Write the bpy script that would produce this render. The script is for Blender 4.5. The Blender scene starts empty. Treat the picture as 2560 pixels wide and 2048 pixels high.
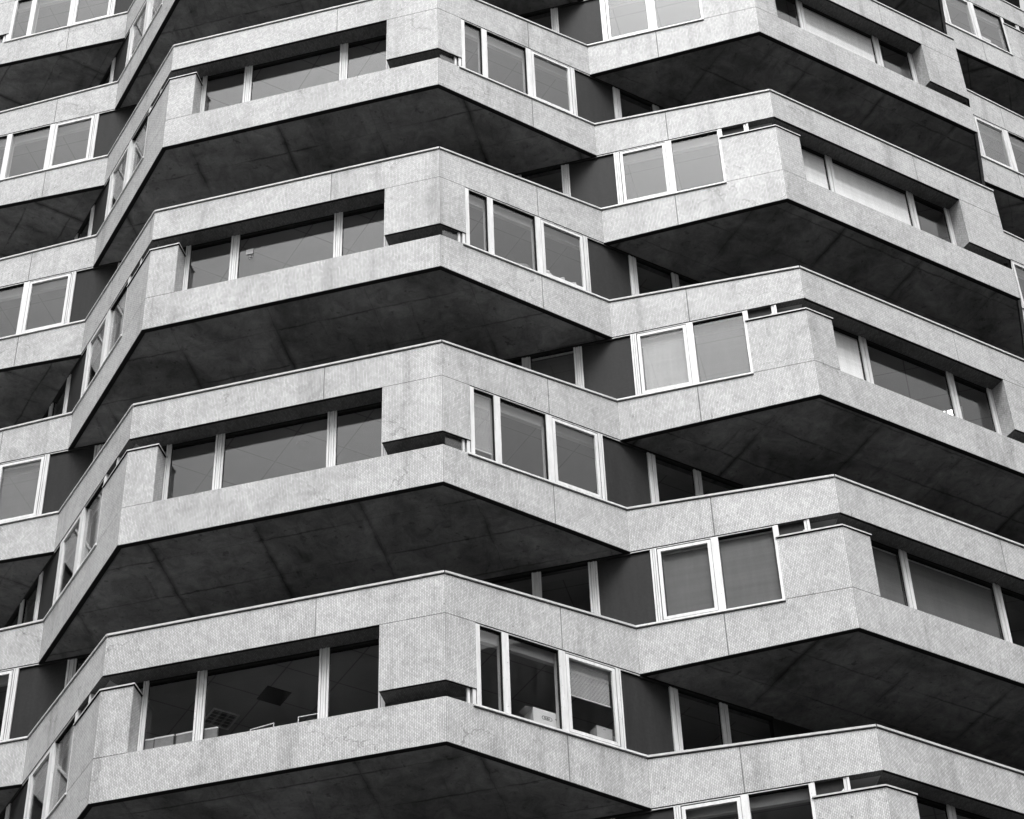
import bpy, bmesh, math, random
from mathutils import Vector
R = math.radians
random.seed(7)
scene = bpy.context.scene
col = scene.collection

# ------------------------------------------------------------------ camera, sky, sun, exposure
G = 42.8                                   # height of the reference coping above the pavement
cam_d = bpy.data.cameras.new('camera')
cam = bpy.data.objects.new('camera', cam_d)
col.objects.link(cam)
cam.location = (13.644, -55.308, G - 41.128)
cam.rotation_euler = (2.300319, 0.030412, 0.261515)
cam_d.sensor_width = 36.0
cam_d.lens = 36.0 * 5495.45 / 2560.0
cam_d.clip_end = 6000.0
cam_d.clip_start = 0.1
scene.camera = cam

SUN_EL, SUN_AZ = 62.0, -74.0              # azimuth as a plan angle: the sun stands behind the photographer
world = bpy.data.worlds.new('World')
scene.world = world
world.use_nodes = True
nt = world.node_tree
nt.nodes.clear()
sky = nt.nodes.new('ShaderNodeTexSky')
sky.sky_type = 'NISHITA'
sky.sun_disc = False
sky.sun_elevation = R(SUN_EL)
sky.sun_rotation = R(90.0 - SUN_AZ)
sky.air_density = 1.0
sky.dust_density = 5.0
sky.ozone_density = 1.0
bw = nt.nodes.new('ShaderNodeRGBToBW')     # a black and white photograph: the sky is grey
bg = nt.nodes.new('ShaderNodeBackground')
bg.inputs['Strength'].default_value = 0.11
out = nt.nodes.new('ShaderNodeOutputWorld')
nt.links.new(sky.outputs[0], bw.inputs[0])
nt.links.new(bw.outputs[0], bg.inputs['Color'])
nt.links.new(bg.outputs[0], out.inputs[0])

sun_d = bpy.data.lights.new('sun', 'SUN')
sun_d.energy = 0.9
sun_d.angle = R(22)
sun_d.color = (1, 1, 1)
sun = bpy.data.objects.new('sun', sun_d)
col.objects.link(sun)
sd = Vector((math.cos(R(SUN_AZ)) * math.cos(R(SUN_EL)), math.sin(R(SUN_AZ)) * math.cos(R(SUN_EL)), math.sin(R(SUN_EL))))
sun.rotation_euler = sd.to_track_quat('Z', 'Y').to_euler()
sun.location = (0, -80, 120)

vs = scene.view_settings
vs.view_transform = 'Standard'
vs.look = 'None'
vs.exposure = 2.03
vs.gamma = 1.0
vs.use_curve_mapping = False

# ------------------------------------------------------------------ plan and levels of the tower
AL, AS = 17.117, 20.458                    # distance of the long and of the short sides from the axis
c45 = math.cos(R(45))
HS = (AL - AS * c45) / c45                 # half a short side
HL = (AS - AL * c45) / c45                 # half a long side
HV = AL * math.tan(R(22.5))                # where two storeys' long sides cross (the valley)
F = 3.3                                    # floor to floor
ZS, ZL, ZB = -1.066, -3.117, -4.178        # below the coping: window head, sill, soffit edge (at a corner)
TC, TB = 0.183, -0.188                     # coping rises / soffit edge drops towards the valley
T22 = math.tan(R(22.5))

# ------------------------------------------------------------------ materials
def new_mat(name):
    m = bpy.data.materials.new(name)
    m.use_nodes = True
    t = m.node_tree
    t.nodes.clear()
    o = t.nodes.new('ShaderNodeOutputMaterial')
    b = t.nodes.new('ShaderNodeBsdfPrincipled')
    t.links.new(b.outputs[0], o.inputs[0])
    return m, t, b, o

def N(t, typ, **kw):
    n = t.nodes.new(typ)
    for k, v in kw.items():
        setattr(n, k, v)
    return n

def val(t, op, a, b=None, c=None, clamp=False):
    n = t.nodes.new('ShaderNodeMath')
    n.operation = op
    n.use_clamp = clamp
    for i, x in enumerate((a, b, c)):
        if x is None:
            continue
        if isinstance(x, (int, float)):
            n.inputs[i].default_value = x
        else:
            t.links.new(x, n.inputs[i])
    return n.outputs[0]

def noise(t, vec, scale, detail=4.0, rough=0.6, dist=0.0):
    n = t.nodes.new('ShaderNodeTexNoise')
    n.inputs['Scale'].default_value = scale
    n.inputs['Detail'].default_value = detail
    n.inputs['Roughness'].default_value = rough
    n.inputs['Distortion'].default_value = dist
    t.links.new(vec, n.inputs['Vector'])
    return n.outputs['Fac']

def mapr(t, v, a, b, c, d):
    n = t.nodes.new('ShaderNodeMapRange')
    n.inputs[1].default_value, n.inputs[2].default_value = a, b
    n.inputs[3].default_value, n.inputs[4].default_value = c, d
    t.links.new(v, n.inputs[0])
    return n.outputs[0]

def scaled(t, vec, s, off=(0, 0, 0)):
    n = t.nodes.new('ShaderNodeMapping')
    n.inputs['Scale'].default_value = s
    n.inputs['Location'].default_value = off
    t.links.new(vec, n.inputs['Vector'])
    return n.outputs[0]

def grey(t, v):
    n = t.nodes.new('ShaderNodeCombineColor')
    for i in range(3):
        t.links.new(v, n.inputs[i])
    return n.outputs[0]

def plain(name, v, rough=0.6, var=0.0, scale=3.0, spec=0.3):
    m, t, b, o = new_mat(name)
    b.inputs['Roughness'].default_value = rough
    b.inputs['Specular IOR Level'].default_value = spec
    if var:
        p = N(t, 'ShaderNodeNewGeometry').outputs['Position']
        f = noise(t, p, scale, 5.0, 0.65)
        t.links.new(grey(t, mapr(t, f, 0.3, 0.7, v * (1 - var), v * (1 + var))), b.inputs['Base Color'])
    else:
        b.inputs['Base Color'].default_value = (v, v, v, 1)
    return m

def make_tile(name, lo, hi, glo, ghi):
    m, t, b, o = new_mat(name)
    uv = N(t, 'ShaderNodeUVMap').outputs[0]
    pos = N(t, 'ShaderNodeNewGeometry').outputs['Position']
    sep = N(t, 'ShaderNodeSeparateXYZ')
    t.links.new(uv, sep.inputs[0])
    # little tiles standing upright, every second column half a tile lower
    TW, TH = 0.036, 0.072
    xi = val(t, 'DIVIDE', sep.outputs[0], TW)
    ci = val(t, 'FLOOR', xi)
    odd = val(t, 'MULTIPLY', val(t, 'MODULO', ci, 2.0), 0.5)
    yi = val(t, 'ADD', val(t, 'DIVIDE', sep.outputs[1], TH), odd)
    ri = val(t, 'FLOOR', yi)
    fx = val(t, 'SUBTRACT', xi, ci)
    fy = val(t, 'SUBTRACT', yi, ri)
    ex = val(t, 'ABSOLUTE', val(t, 'SUBTRACT', fx, 0.5))
    ey = val(t, 'ABSOLUTE', val(t, 'SUBTRACT', fy, 0.5))
    gx = mapr(t, ex, 0.36, 0.46, 0.0, 1.0)
    gy = mapr(t, ey, 0.43, 0.475, 0.0, 1.0)
    grout = val(t, 'MAXIMUM', gx, gy)
    idv = N(t, 'ShaderNodeCombineXYZ')
    t.links.new(ci, idv.inputs[0])
    t.links.new(ri, idv.inputs[1])
    wn = N(t, 'ShaderNodeTexWhiteNoise', noise_dimensions='3D')
    t.links.new(idv.outputs[0], wn.inputs['Vector'])
    tile = mapr(t, wn.outputs['Value'], 0.0, 1.0, lo, hi)
    # broad soiling, patches of missing glaze, and streaks that run down from the coping and the sills
    big = noise(t, pos, 0.55, 4.0, 0.6)
    mid = noise(t, pos, 3.2, 6.0, 0.7)
    streak = noise(t, scaled(t, pos, (3.0, 3.0, 0.35)), 1.0, 6.0, 0.7)
    fine = noise(t, pos, 26.0, 3.0, 0.7)
    d = val(t, 'MULTIPLY', mapr(t, big, 0.3, 0.7, 0.86, 1.06), mapr(t, mid, 0.28, 0.72, 0.90, 1.06))
    d = val(t, 'MULTIPLY', d, mapr(t, streak, 0.54, 0.74, 1.0, 0.82))
    d = val(t, 'MULTIPLY', d, mapr(t, fine, 0.28, 0.72, 0.92, 1.06))
    run = noise(t, scaled(t, pos, (1.5, 1.5, 0.12)), 1.0, 5.0, 0.6, 0.3)
    d = val(t, 'MULTIPLY', d, mapr(t, run, 0.56, 0.68, 1.0, 0.76))
    patch = noise(t, pos, 1.15, 5.0, 0.65, 0.5)
    d = val(t, 'MULTIPLY', d, mapr(t, patch, 0.56, 0.70, 1.0, 0.80))
    spots = mapr(t, noise(t, scaled(t, pos, (1, 1, 0.55)), 13.0, 2.0, 0.5), 0.70, 0.76, 1.0, 0.55)
    d = val(t, 'MULTIPLY', d, spots)
    vor = N(t, 'ShaderNodeTexVoronoi', feature='DISTANCE_TO_EDGE')
    vor.inputs['Scale'].default_value = 0.38
    warp = N(t, 'ShaderNodeTexNoise')
    warp.inputs['Scale'].default_value = 2.2
    warp.inputs['Detail'].default_value = 5.0
    t.links.new(pos, warp.inputs['Vector'])
    mixv = N(t, 'ShaderNodeVectorMath', operation='MULTIPLY_ADD')
    mixv.inputs[1].default_value = (0.9, 0.9, 0.9)
    t.links.new(warp.outputs['Color'], mixv.inputs[0])
    t.links.new(pos, mixv.inputs[2])
    t.links.new(mixv.outputs[0], vor.inputs['Vector'])
    crack = mapr(t, vor.outputs['Distance'], 0.0, 0.007, 0.55, 1.0)
    cgate = mapr(t, noise(t, pos, 0.42, 1.0, 0.5, 0.0), 0.56, 0.60, 0.0, 1.0)
    crack = val(t, 'ADD', val(t, 'MULTIPLY', crack, cgate), val(t, 'SUBTRACT', 1.0, cgate))
    gcol = mapr(t, mid, 0.3, 0.7, glo, ghi)
    base = val(t, 'ADD', val(t, 'MULTIPLY', tile, val(t, 'SUBTRACT', 1.0, grout)), val(t, 'MULTIPLY', gcol, grout))
    v = val(t, 'MULTIPLY', val(t, 'MULTIPLY', base, d), crack)
    t.links.new(grey(t, v), b.inputs['Base Color'])
    b.inputs['Roughness'].default_value = 0.55
    b.inputs['Specular IOR Level'].default_value = 0.3
    return m

def make_soffit():
    m, t, b, o = new_mat('board_marked_concrete')
    uv = N(t, 'ShaderNodeUVMap').outputs[0]
    pos = N(t, 'ShaderNodeNewGeometry').outputs['Position']
    sep = N(t, 'ShaderNodeSeparateXYZ')
    t.links.new(uv, sep.inputs[0])
    wob = val(t, 'MULTIPLY', val(t, 'SUBTRACT', noise(t, pos, 1.6, 5.0, 0.65), 0.5), 0.16)
    x = val(t, 'ADD', sep.outputs[0], wob)
    y = val(t, 'ADD', sep.outputs[1], wob)
    gate = mapr(t, noise(t, pos, 0.5, 2.0, 0.5), 0.40, 0.62, 0.0, 1.0)
    # joints of the shuttering: wide blurred stains along lines across and along the slab
    jx = val(t, 'ABSOLUTE', val(t, 'SUBTRACT', val(t, 'FRACT', val(t, 'ADD', val(t, 'DIVIDE', x, 2.44), 0.27)), 0.5))
    jy = val(t, 'ABSOLUTE', val(t, 'SUBTRACT', val(t, 'FRACT', val(t, 'ADD', val(t, 'DIVIDE', y, 1.22), 0.1)), 0.5))
    lx = val(t, 'MULTIPLY', mapr(t, jx, 0.0, 0.045, 1.0, 0.0), gate)
    ly = val(t, 'MULTIPLY', mapr(t, jy, 0.0, 0.035, 0.8, 0.0), mapr(t, noise(t, pos, 0.8, 2.0, 0.5), 0.42, 0.6, 0.0, 1.0))
    stain = val(t, 'MAXIMUM', lx, ly)
    big = noise(t, pos, 0.45, 6.0, 0.62, 0.6)
    mid = noise(t, scaled(t, pos, (1, 1, 1)), 2.4, 7.0, 0.7, 0.8)
    fine = noise(t, pos, 30.0, 3.0, 0.7)
    v = val(t, 'MULTIPLY', mapr(t, big, 0.34, 0.66, 0.55, 1.32), mapr(t, mid, 0.32, 0.68, 0.68, 1.25))
    v = val(t, 'MULTIPLY', v, mapr(t, fine, 0.25, 0.75, 0.85, 1.15))
    v = val(t, 'MULTIPLY', v, mapr(t, stain, 0.0, 1.0, 1.0, 0.36))
    crisp = val(t, 'MAXIMUM', mapr(t, jx, 0.0, 0.0035, 1.0, 0.0), mapr(t, jy, 0.0, 0.007, 1.0, 0.0))
    v = val(t, 'MULTIPLY', v, mapr(t, crisp, 0.0, 1.0, 1.0, 0.6))
    drip = mapr(t, noise(t, scaled(t, uv, (3.0, 0.5, 1.0)), 1.0, 6.0, 0.7, 0.4), 0.56, 0.72, 1.0, 0.6)
    v = val(t, 'MULTIPLY', v, drip)
    blot = mapr(t, noise(t, pos, 5.5, 3.0, 0.6), 0.63, 0.70, 1.0, 0.62)
    v = val(t, 'MULTIPLY', v, blot)
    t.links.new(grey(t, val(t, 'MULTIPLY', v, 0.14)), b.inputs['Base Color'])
    b.inputs['Roughness'].default_value = 0.9
    b.inputs['Specular IOR Level'].default_value = 0.1
    return m

def make_metal():
    m, t, b, o = new_mat('white_painted_metal')
    pos = N(t, 'ShaderNodeNewGeometry').outputs['Position']
    st = noise(t, scaled(t, pos, (9, 9, 1.2)), 1.0, 5.0, 0.7)
    sp = mapr(t, noise(t, pos, 19.0, 2.0, 0.5), 0.68, 0.74, 1.0, 0.62)
    v = val(t, 'MULTIPLY', mapr(t, st, 0.35, 0.75, 0.54, 0.36), sp)
    t.links.new(grey(t, v), b.inputs['Base Color'])
    b.inputs['Roughness'].default_value = 0.45
    return m

def make_glass():
    m, t, b, o = new_mat('window_glass')
    t.nodes.remove(b)
    lw = N(t, 'ShaderNodeLayerWeight')
    lw.inputs['Blend'].default_value = 0.5
    f5 = val(t, 'POWER', lw.outputs['Facing'], 4.5)
    pos = N(t, 'ShaderNodeNewGeometry').outputs['Position']
    fac = val(t, 'ADD', val(t, 'MULTIPLY', f5, 0.95), 0.036)
    tr = N(t, 'ShaderNodeBsdfTransparent')
    tr.inputs[0].default_value = (0.92, 0.92, 0.92, 1)
    gl = N(t, 'ShaderNodeBsdfGlossy')
    gl.inputs['Roughness'].default_value = 0.012
    bp = N(t, 'ShaderNodeBump')
    bp.inputs['Strength'].default_value = 0.012
    bp.inputs['Distance'].default_value = 0.02
    t.links.new(noise(t, pos, 1.1, 1.0, 0.4), bp.inputs['Height'])
    t.links.new(bp.outputs[0], gl.inputs['Normal'])
    df = N(t, 'ShaderNodeBsdfDiffuse')
    df.inputs[0].default_value = (0.5, 0.5, 0.5, 1)
    dirt = mapr(t, noise(t, scaled(t, pos, (5, 5, 0.7)), 1.0, 6.0, 0.75), 0.45, 0.80, 0.0, 0.012)
    mx0 = N(t, 'ShaderNodeMixShader')
    t.links.new(dirt, mx0.inputs[0])
    t.links.new(tr.outputs[0], mx0.inputs[1])
    t.links.new(df.outputs[0], mx0.inputs[2])
    mx = N(t, 'ShaderNodeMixShader')
    t.links.new(fac, mx.inputs[0])
    t.links.new(mx0.outputs[0], mx.inputs[1])
    t.links.new(gl.outputs[0], mx.inputs[2])
    t.links.new(mx.outputs[0], o.inputs[0])
    return m

def make_ceiling(angle):
    m, t, b, o = new_mat('ceiling_tile')
    pos = N(t, 'ShaderNodeNewGeometry').outputs['Position']
    mp = N(t, 'ShaderNodeMapping')
    mp.inputs['Rotation'].default_value = (0, 0, R(angle))
    t.links.new(pos, mp.inputs['Vector'])
    sep = N(t, 'ShaderNodeSeparateXYZ')
    t.links.new(mp.outputs[0], sep.inputs[0])
    ln = None
    for i, s in ((0, 1.2), (1, 1.2)):
        e = val(t, 'ABSOLUTE', val(t, 'SUBTRACT', val(t, 'FRACT', val(t, 'DIVIDE', sep.outputs[i], s)), 0.5))
        l = mapr(t, e, 0.0, 0.022 / s, 1.0, 0.0)
        ln = l if ln is None else val(t, 'MAXIMUM', ln, l)
    v = val(t, 'MULTIPLY', mapr(t, ln, 0, 1, 0.24, 0.10), mapr(t, noise(t, pos, 1.2, 4.0), 0.3, 0.7, 0.9, 1.05))
    t.links.new(grey(t, v), b.inputs['Base Color'])
    b.inputs['Roughness'].default_value = 0.9
    return m

def make_blind(name, v, pitch, depth):
    m, t, b, o = new_mat(name)
    pos = N(t, 'ShaderNodeNewGeometry').outputs['Position']
    sep = N(t, 'ShaderNodeSeparateXYZ')
    t.links.new(pos, sep.inputs[0])
    e = val(t, 'FRACT', val(t, 'DIVIDE', sep.outputs[2], pitch))
    f = mapr(t, e, 0.0, 1.0, 1.0 - depth, 1.0)
    st = noise(t, scaled(t, pos, (4, 4, 0.5)), 1.0, 5.0, 0.7)
    sl = noise(t, scaled(t, pos, (0.25, 0.25, 9.0)), 1.0, 2.0, 0.6)
    k = val(t, 'MULTIPLY', mapr(t, st, 0.35, 0.7, 0.88, 1.08), mapr(t, sl, 0.35, 0.65, 0.93, 1.04))
    t.links.new(grey(t, val(t, 'MULTIPLY', val(t, 'MULTIPLY', f, k), v)), b.inputs['Base Color'])
    b.inputs['Roughness'].default_value = 0.8
    return m

def make_panel():
    m, t, b, o = new_mat('dark_cladding')
    pos = N(t, 'ShaderNodeNewGeometry').outputs['Position']
    st = noise(t, scaled(t, pos, (4, 4, 0.6)), 1.0, 5.0, 0.7)
    fine = noise(t, pos, 14.0, 3.0, 0.6)
    v = val(t, 'MULTIPLY', mapr(t, st, 0.3, 0.7, 0.85, 1.2), mapr(t, fine, 0.3, 0.7, 0.9, 1.1))
    t.links.new(grey(t, val(t, 'MULTIPLY', v, 0.018)), b.inputs['Base Color'])
    b.inputs['Roughness'].default_value = 0.62
    b.inputs['Specular IOR Level'].default_value = 0.08
    return m

M_TILE = make_tile('pale_mosaic_tile', 0.32, 0.44, 0.08, 0.18)
M_DTILE = make_tile('dark_underside_mosaic', 0.05, 0.10, 0.02, 0.04)  # the pale tile pattern again in darker tones, for undersides
M_SOF = make_soffit()
M_MET = make_metal()
M_COP = plain('weathered_coping_metal', 0.35, 0.5, 0.22, 6.0)
M_DARK = plain('black_sealant', 0.012, 0.8, 0.0, spec=0.05)
M_GLASS = make_glass()
M_PANEL = make_panel()
M_CEIL = {'A': make_ceiling(45), 'B': make_ceiling(0)}
M_WALL = plain('office_wall_paint', 0.26, 0.8, 0.06, 1.0)
M_FLOOR = plain('office_carpet', 0.05, 0.95, 0.15, 2.0)
M_BLIND = make_blind('pale_slat_blind', 0.75, 0.4, 0.04)
M_BLIND_REFL = make_blind('white_blind_and_reflection', 0.88, 0.4, 0.02)  # a blind's cloth; also stands in for sky reflected in some panes
M_BLINDM = make_blind('grey_slat_blind', 0.26, 0.4, 0.06)
M_BLINDG = make_blind('dark_cloth_blind', 0.13, 0.11, 0.05)
M_REVEAL = plain('white_reveal_paint', 0.5, 0.7, 0.06, 2.0)
M_ROOF = plain('bitumen_roofing', 0.03, 0.9, 0.2, 1.0, 0.1)
M_CORE = plain('plain_concrete', 0.35, 0.9, 0.15, 0.8)

# ------------------------------------------------------------------ mesh helpers
def fr_pt(phi, dist, u, d, z):
    n = (math.cos(R(phi)), math.sin(R(phi)))
    k = dist - d
    return (n[0] * k - n[1] * u, n[1] * k + n[0] * u, z)

class MB:
    def __init__(self):
        self.v, self.f, self.uv, self.mi, self.mats = [], [], [], [], []
    def mat(self, m):
        if m not in self.mats:
            self.mats.append(m)
        return self.mats.index(m)
    def poly(self, pts, uvs, m):
        i = len(self.v)
        self.v += [tuple(p) for p in pts]
        self.f.append(list(range(i, i + len(pts))))
        self.uv.append(uvs)
        self.mi.append(self.mat(m))
    def hexa(self, fr, c, m, mbot=None, skip=''):
        """eight local corners (u, d, z): bottom ring then top ring, seen from outside u runs right, d inward"""
        P = [fr_pt(fr[0], fr[1], *q) for q in c]
        for key, idx, a, b in (('f', (0, 1, 5, 4), 0, 2), ('k', (2, 3, 7, 6), 0, 2), ('l', (3, 0, 4, 7), 1, 2),
                               ('r', (1, 2, 6, 5), 1, 2), ('b', (3, 2, 1, 0), 0, 1), ('t', (4, 5, 6, 7), 0, 1)):
            if key in skip:
                continue
            self.poly([P[i] for i in idx], [(c[i][a], c[i][b]) for i in idx], mbot if (key == 'b' and mbot) else m)
    def box(self, fr, u0, u1, d0, d1, z0, z1, m, mbot=None):
        self.hexa(fr, [(u0, d0, z0), (u1, d0, z0), (u1, d1, z0), (u0, d1, z0),
                       (u0, d0, z1), (u1, d0, z1), (u1, d1, z1), (u0, d1, z1)], m, mbot)
    def slope(self, fr, ua, ub, d0, d1, z0a, z0b, z1a, z1b, m, mita=0.0, mitb=0.0, mbot=None):
        """box whose bottom and top run from (z0a, z1a) at ua to (z0b, z1b) at ub; mit* move the inner corners"""
        self.hexa(fr, [(ua, d0, z0a), (ub, d0, z0b), (ub + mitb * (d1 - d0), d1, z0b), (ua + mita * (d1 - d0), d1, z0a),
                       (ua, d0, z1a), (ub, d0, z1b), (ub + mitb * (d1 - d0), d1, z1b), (ua + mita * (d1 - d0), d1, z1a)], m, mbot)
    def prism(self, pts, z0, z1, m, mbot=None, uvs=None):
        """upright prism over plan points (anticlockwise seen from above)"""
        n = len(pts)
        run = 0.0
        for i in range(n):
            a, b = pts[i], pts[(i + 1) % n]
            ln = math.hypot(b[0] - a[0], b[1] - a[1])
            u0 = uvs[i][0] if uvs else run
            u1 = uvs[i][1] if uvs else run + ln
            self.poly([(a[0], a[1], z0), (b[0], b[1], z0), (b[0], b[1], z1), (a[0], a[1], z1)],
                      [(u0, z0), (u1, z0), (u1, z1), (u0, z1)], m)
            run += ln
        self.poly([(p[0], p[1], z1) for p in pts], [(p[0], p[1]) for p in pts], m)
        self.poly([(p[0], p[1], z0) for p in reversed(pts)], [(p[0], p[1]) for p in reversed(pts)], mbot or m)
    def build(self, name, parent=None):
        me = bpy.data.meshes.new(name)
        me.from_pydata(self.v, [], self.f)
        ul = me.uv_layers.new(name='UVMap')
        k = 0
        for f in self.uv:
            for q in f:
                ul.data[k].uv = q
                k += 1
        for m in self.mats:
            me.materials.append(m)
        for p, i in zip(me.polygons, self.mi):
            p.material_index = i
        me.update()
        o = bpy.data.objects.new(name, me)
        col.objects.link(o)
        if parent:
            o.parent = parent
        return o

def tag(o, label=None, cat=None, group=None, kind=None):
    for k, v in (('label', label), ('category', cat), ('group', group), ('kind', kind)):
        if v:
            o[k] = v
    return o

def isect(p1, d1, p2, d2):
    a, b = (math.cos(R(p1)), math.sin(R(p1))), (math.cos(R(p2)), math.sin(R(p2)))
    det = a[0] * b[1] - a[1] * b[0]
    return ((d1 * b[1] - d2 * a[1]) / det, (a[0] * d2 - b[0] * d1) / det)

# ------------------------------------------------------------------ ground
g = MB()
g.poly([(-3000, -3000, 0), (3000, -3000, 0), (3000, 3000, 0), (-3000, 3000, 0)], [(0, 0)] * 4,
       plain('ground_asphalt', 0.025, 0.9, 0.2, 0.4))
tag(g.build('ground'), kind='structure')
# pale paving sector, unseen, added to bounce light up onto the soffits
g = MB()
M_BOUNCE = plain('bounce_paving', 0.6, 0.85, 0.15, 0.5)
arc = [R(a) for a in range(-170, -79, 5)]
ro, ri = 320.0, 62.0
for a0, a1 in zip(arc, arc[1:]):
    g.poly([(ri * math.cos(a0), ri * math.sin(a0), .004), (ro * math.cos(a0), ro * math.sin(a0), .004),
            (ro * math.cos(a1), ro * math.sin(a1), .004), (ri * math.cos(a1), ri * math.sin(a1), .004)], [(0, 0)] * 4, M_BOUNCE)
tag(g.build('bounce_pavement'), kind='structure')

# ------------------------------------------------------------------ the tower
tower = bpy.data.objects.new('office_tower', None)
col.objects.link(tower)
tag(tower, 'concrete office tower of zigzag storeys clad in pale mosaic tile with white framed windows', 'building')

def long_fr(phi):
    return (phi, AL)

def short_fr(phi):
    return (phi, AS)

def band_end(fr, side, zc, upper, part_name):
    """tiled spandrel of a long side between its corner and the valley; side -1 is the left end"""
    m = MB()
    uc, uv_, uj = side * HL, side * HV, side * (HL - 2.80)
    sealed = 0.007
    def z_at(u, a, b):
        k = (abs(uc) - abs(u)) / (HL - HV)
        return a + (b - a) * k
    if upper:
        bot = lambda u: zc + ZS
        top = lambda u: z_at(u, zc, zc + TC) - 0.085
        d1 = 0.20
    else:
        bot = lambda u: z_at(u, zc + ZB, zc + ZB + TB)
        top = lambda u: zc + ZL - (0.075 if True else 0)
        d1 = 0.12
    pieces = [(uc, uj + side * sealed), (uj - side * sealed, uv_)]
    for i, (a, b) in enumerate(pieces):
        ul, ur = min(a, b), max(a, b)
        ml = T22 if (ul == uc) else 0.0
        mr = -T22 if (ur == uc) else 0.0
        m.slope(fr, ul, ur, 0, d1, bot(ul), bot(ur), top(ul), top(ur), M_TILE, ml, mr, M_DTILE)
    ul, ur = sorted((uj - 0.05, uj + 0.05))
    m.slope(fr, ul, ur, 0.012, 0.06, bot(ul) + .01, bot(ur) + .01, top(ul), top(ur), M_DARK)
    ul, ur = min(uc, uv_), max(uc, uv_)
    ml = T22 if ul == uc else 0.0
    mr = -T22 if ur == uc else 0.0
    if not upper:
        # tiled strip up to the sill beside the block, then the pressed metal sill
        us = side * (HL - (0.62 if side < 0 else 1.45))
        a, b = sorted((uc, us))
        m.slope(fr, a, b, 0, d1, zc + ZL - .075, zc + ZL - .075, zc + ZL - .004, zc + ZL - .004, M_TILE,
                T22 if a == uc else 0, -T22 if b == uc else 0)
        a, b = sorted((us, uv_))
        m.box(fr, a, b, 0.012, d1, zc + ZL - .075, zc + ZL - .045, M_DARK)
        sl = MB()
        sl.box(fr, a, b, -0.035, 0.10, zc + ZL - .045, zc + ZL, M_MET)
    o = m.build(part_name, tower)
    if upper:
        cp = MB()
        zz = lambda u: z_at(u, zc, zc + TC)
        cp.slope(fr, ul, ur, -0.03, 0.3, zz(ul) - .052, zz(ur) - .052, zz(ul), zz(ur), M_COP, ml, mr)
        cp.slope(fr, ul, ur, 0.012, 0.2, zz(ul) - .085, zz(ur) - .085, zz(ul) - .053, zz(ur) - .053, M_DARK, ml, mr)
        cp.build('coping', o)
    else:
        sl.build('window_sill', o)
        dr = MB()
        dr.slope(fr, ul, ur, 0.006, 0.118, bot(ul) - .014, bot(ur) - .014, bot(ul) - .001, bot(ur) - .001, M_DARK, ml, mr)
        dr.build('drip_edge', o)
        sh = MB()
    return o

def band_short(fr, zc, upper, part_name):
    m = MB()
    if upper:
        j = 0.95
        z0, z1 = zc + ZS, zc - .085
        for a, b, ml, mr in ((-HS, j - .006, T22, 0), (j + .006, HS, 0, -T22)):
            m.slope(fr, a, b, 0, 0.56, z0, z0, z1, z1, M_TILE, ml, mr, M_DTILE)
        m.box(fr, j - .05, j + .05, 0.012, 0.5, z0 + .008, z1, M_DARK)
    else:
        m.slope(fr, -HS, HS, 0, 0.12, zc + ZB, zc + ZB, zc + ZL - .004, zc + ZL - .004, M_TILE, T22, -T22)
        m.slope(fr, -HS + .12 * T22, HS - .12 * T22, 0.121, 0.62, zc + ZL - .12, zc + ZL - .12, zc + ZL - .006, zc + ZL - .006, M_TILE, T22, -T22)
    o = m.build(part_name, tower)
    e = MB()
    if upper:
        e.slope(fr, -HS, HS, -0.03, 0.3, zc - .052, zc - .052, zc, zc, M_COP, T22, -T22)
        e.slope(fr, -HS, HS, 0.012, 0.2, zc - .085, zc - .085, zc - .053, zc - .053, M_DARK, T22, -T22)
        e.build('coping', o)
        e = MB()
        e.slope(fr, -HS, HS, 0.004, 0.060, zc + ZS - .010, zc + ZS - .010, zc + ZS - .001, zc + ZS - .001, M_DARK, T22, -T22)
        e.build('drip_edge', o)
    else:
        e.slope(fr, -HS, HS, 0.006, 0.118, zc + ZB - .014, zc + ZB - .014, zc + ZB - .001, zc + ZB - .001, M_DARK, T22, -T22)
        e.build('drip_edge', o)
    return o

def soffit(phi, zc, mb=None):
    """the sloping underside of a projecting corner of the storey, and the flat deck on its top"""
    i = 0.119
    a = isect(phi, AS - i, phi - 45, AL - i)
    b = isect(phi, AS - i, phi + 45, AL - i)
    c = isect(phi + 45, AL - i, phi, AL - 0.3)
    d = isect(phi - 45, AL - i, phi, AL - 0.3)
    dep = AS - AL
    def zz(p):
        n = (math.cos(R(phi)), math.sin(R(phi)))
        dd = AS - (p[0] * n[0] + p[1] * n[1])
        return zc + ZB + 0.004 + TB * dd / dep
    def uv(p):
        n = (math.cos(R(phi)), math.sin(R(phi)))
        return (-p[0] * n[1] + p[1] * n[0] + zc * 0.37, p[0] * n[0] + p[1] * n[1] + zc * 0.21)
    own = mb is None
    m = mb or MB()
    pts = [a, d, c, b]
    m.poly([(p[0], p[1], zz(p)) for p in pts], [uv(p) for p in pts], M_SOF)
    m.poly([(p[0], p[1], zz(p) + 0.2) for p in reversed(pts)], [uv(p) for p in reversed(pts)], M_SOF)
    if own:
        m.build('soffit', tower)
        m = MB()
    m.poly([(p[0], p[1], zc - 0.06 + TC * (AS - (p[0] * math.cos(R(phi)) + p[1] * math.sin(R(phi)))) / dep) for p in (a, b, c, d)],
           [uv(p) for p in (a, b, c, d)], M_ROOF)
    if own:
        m.build('roof_deck', tower)

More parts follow.
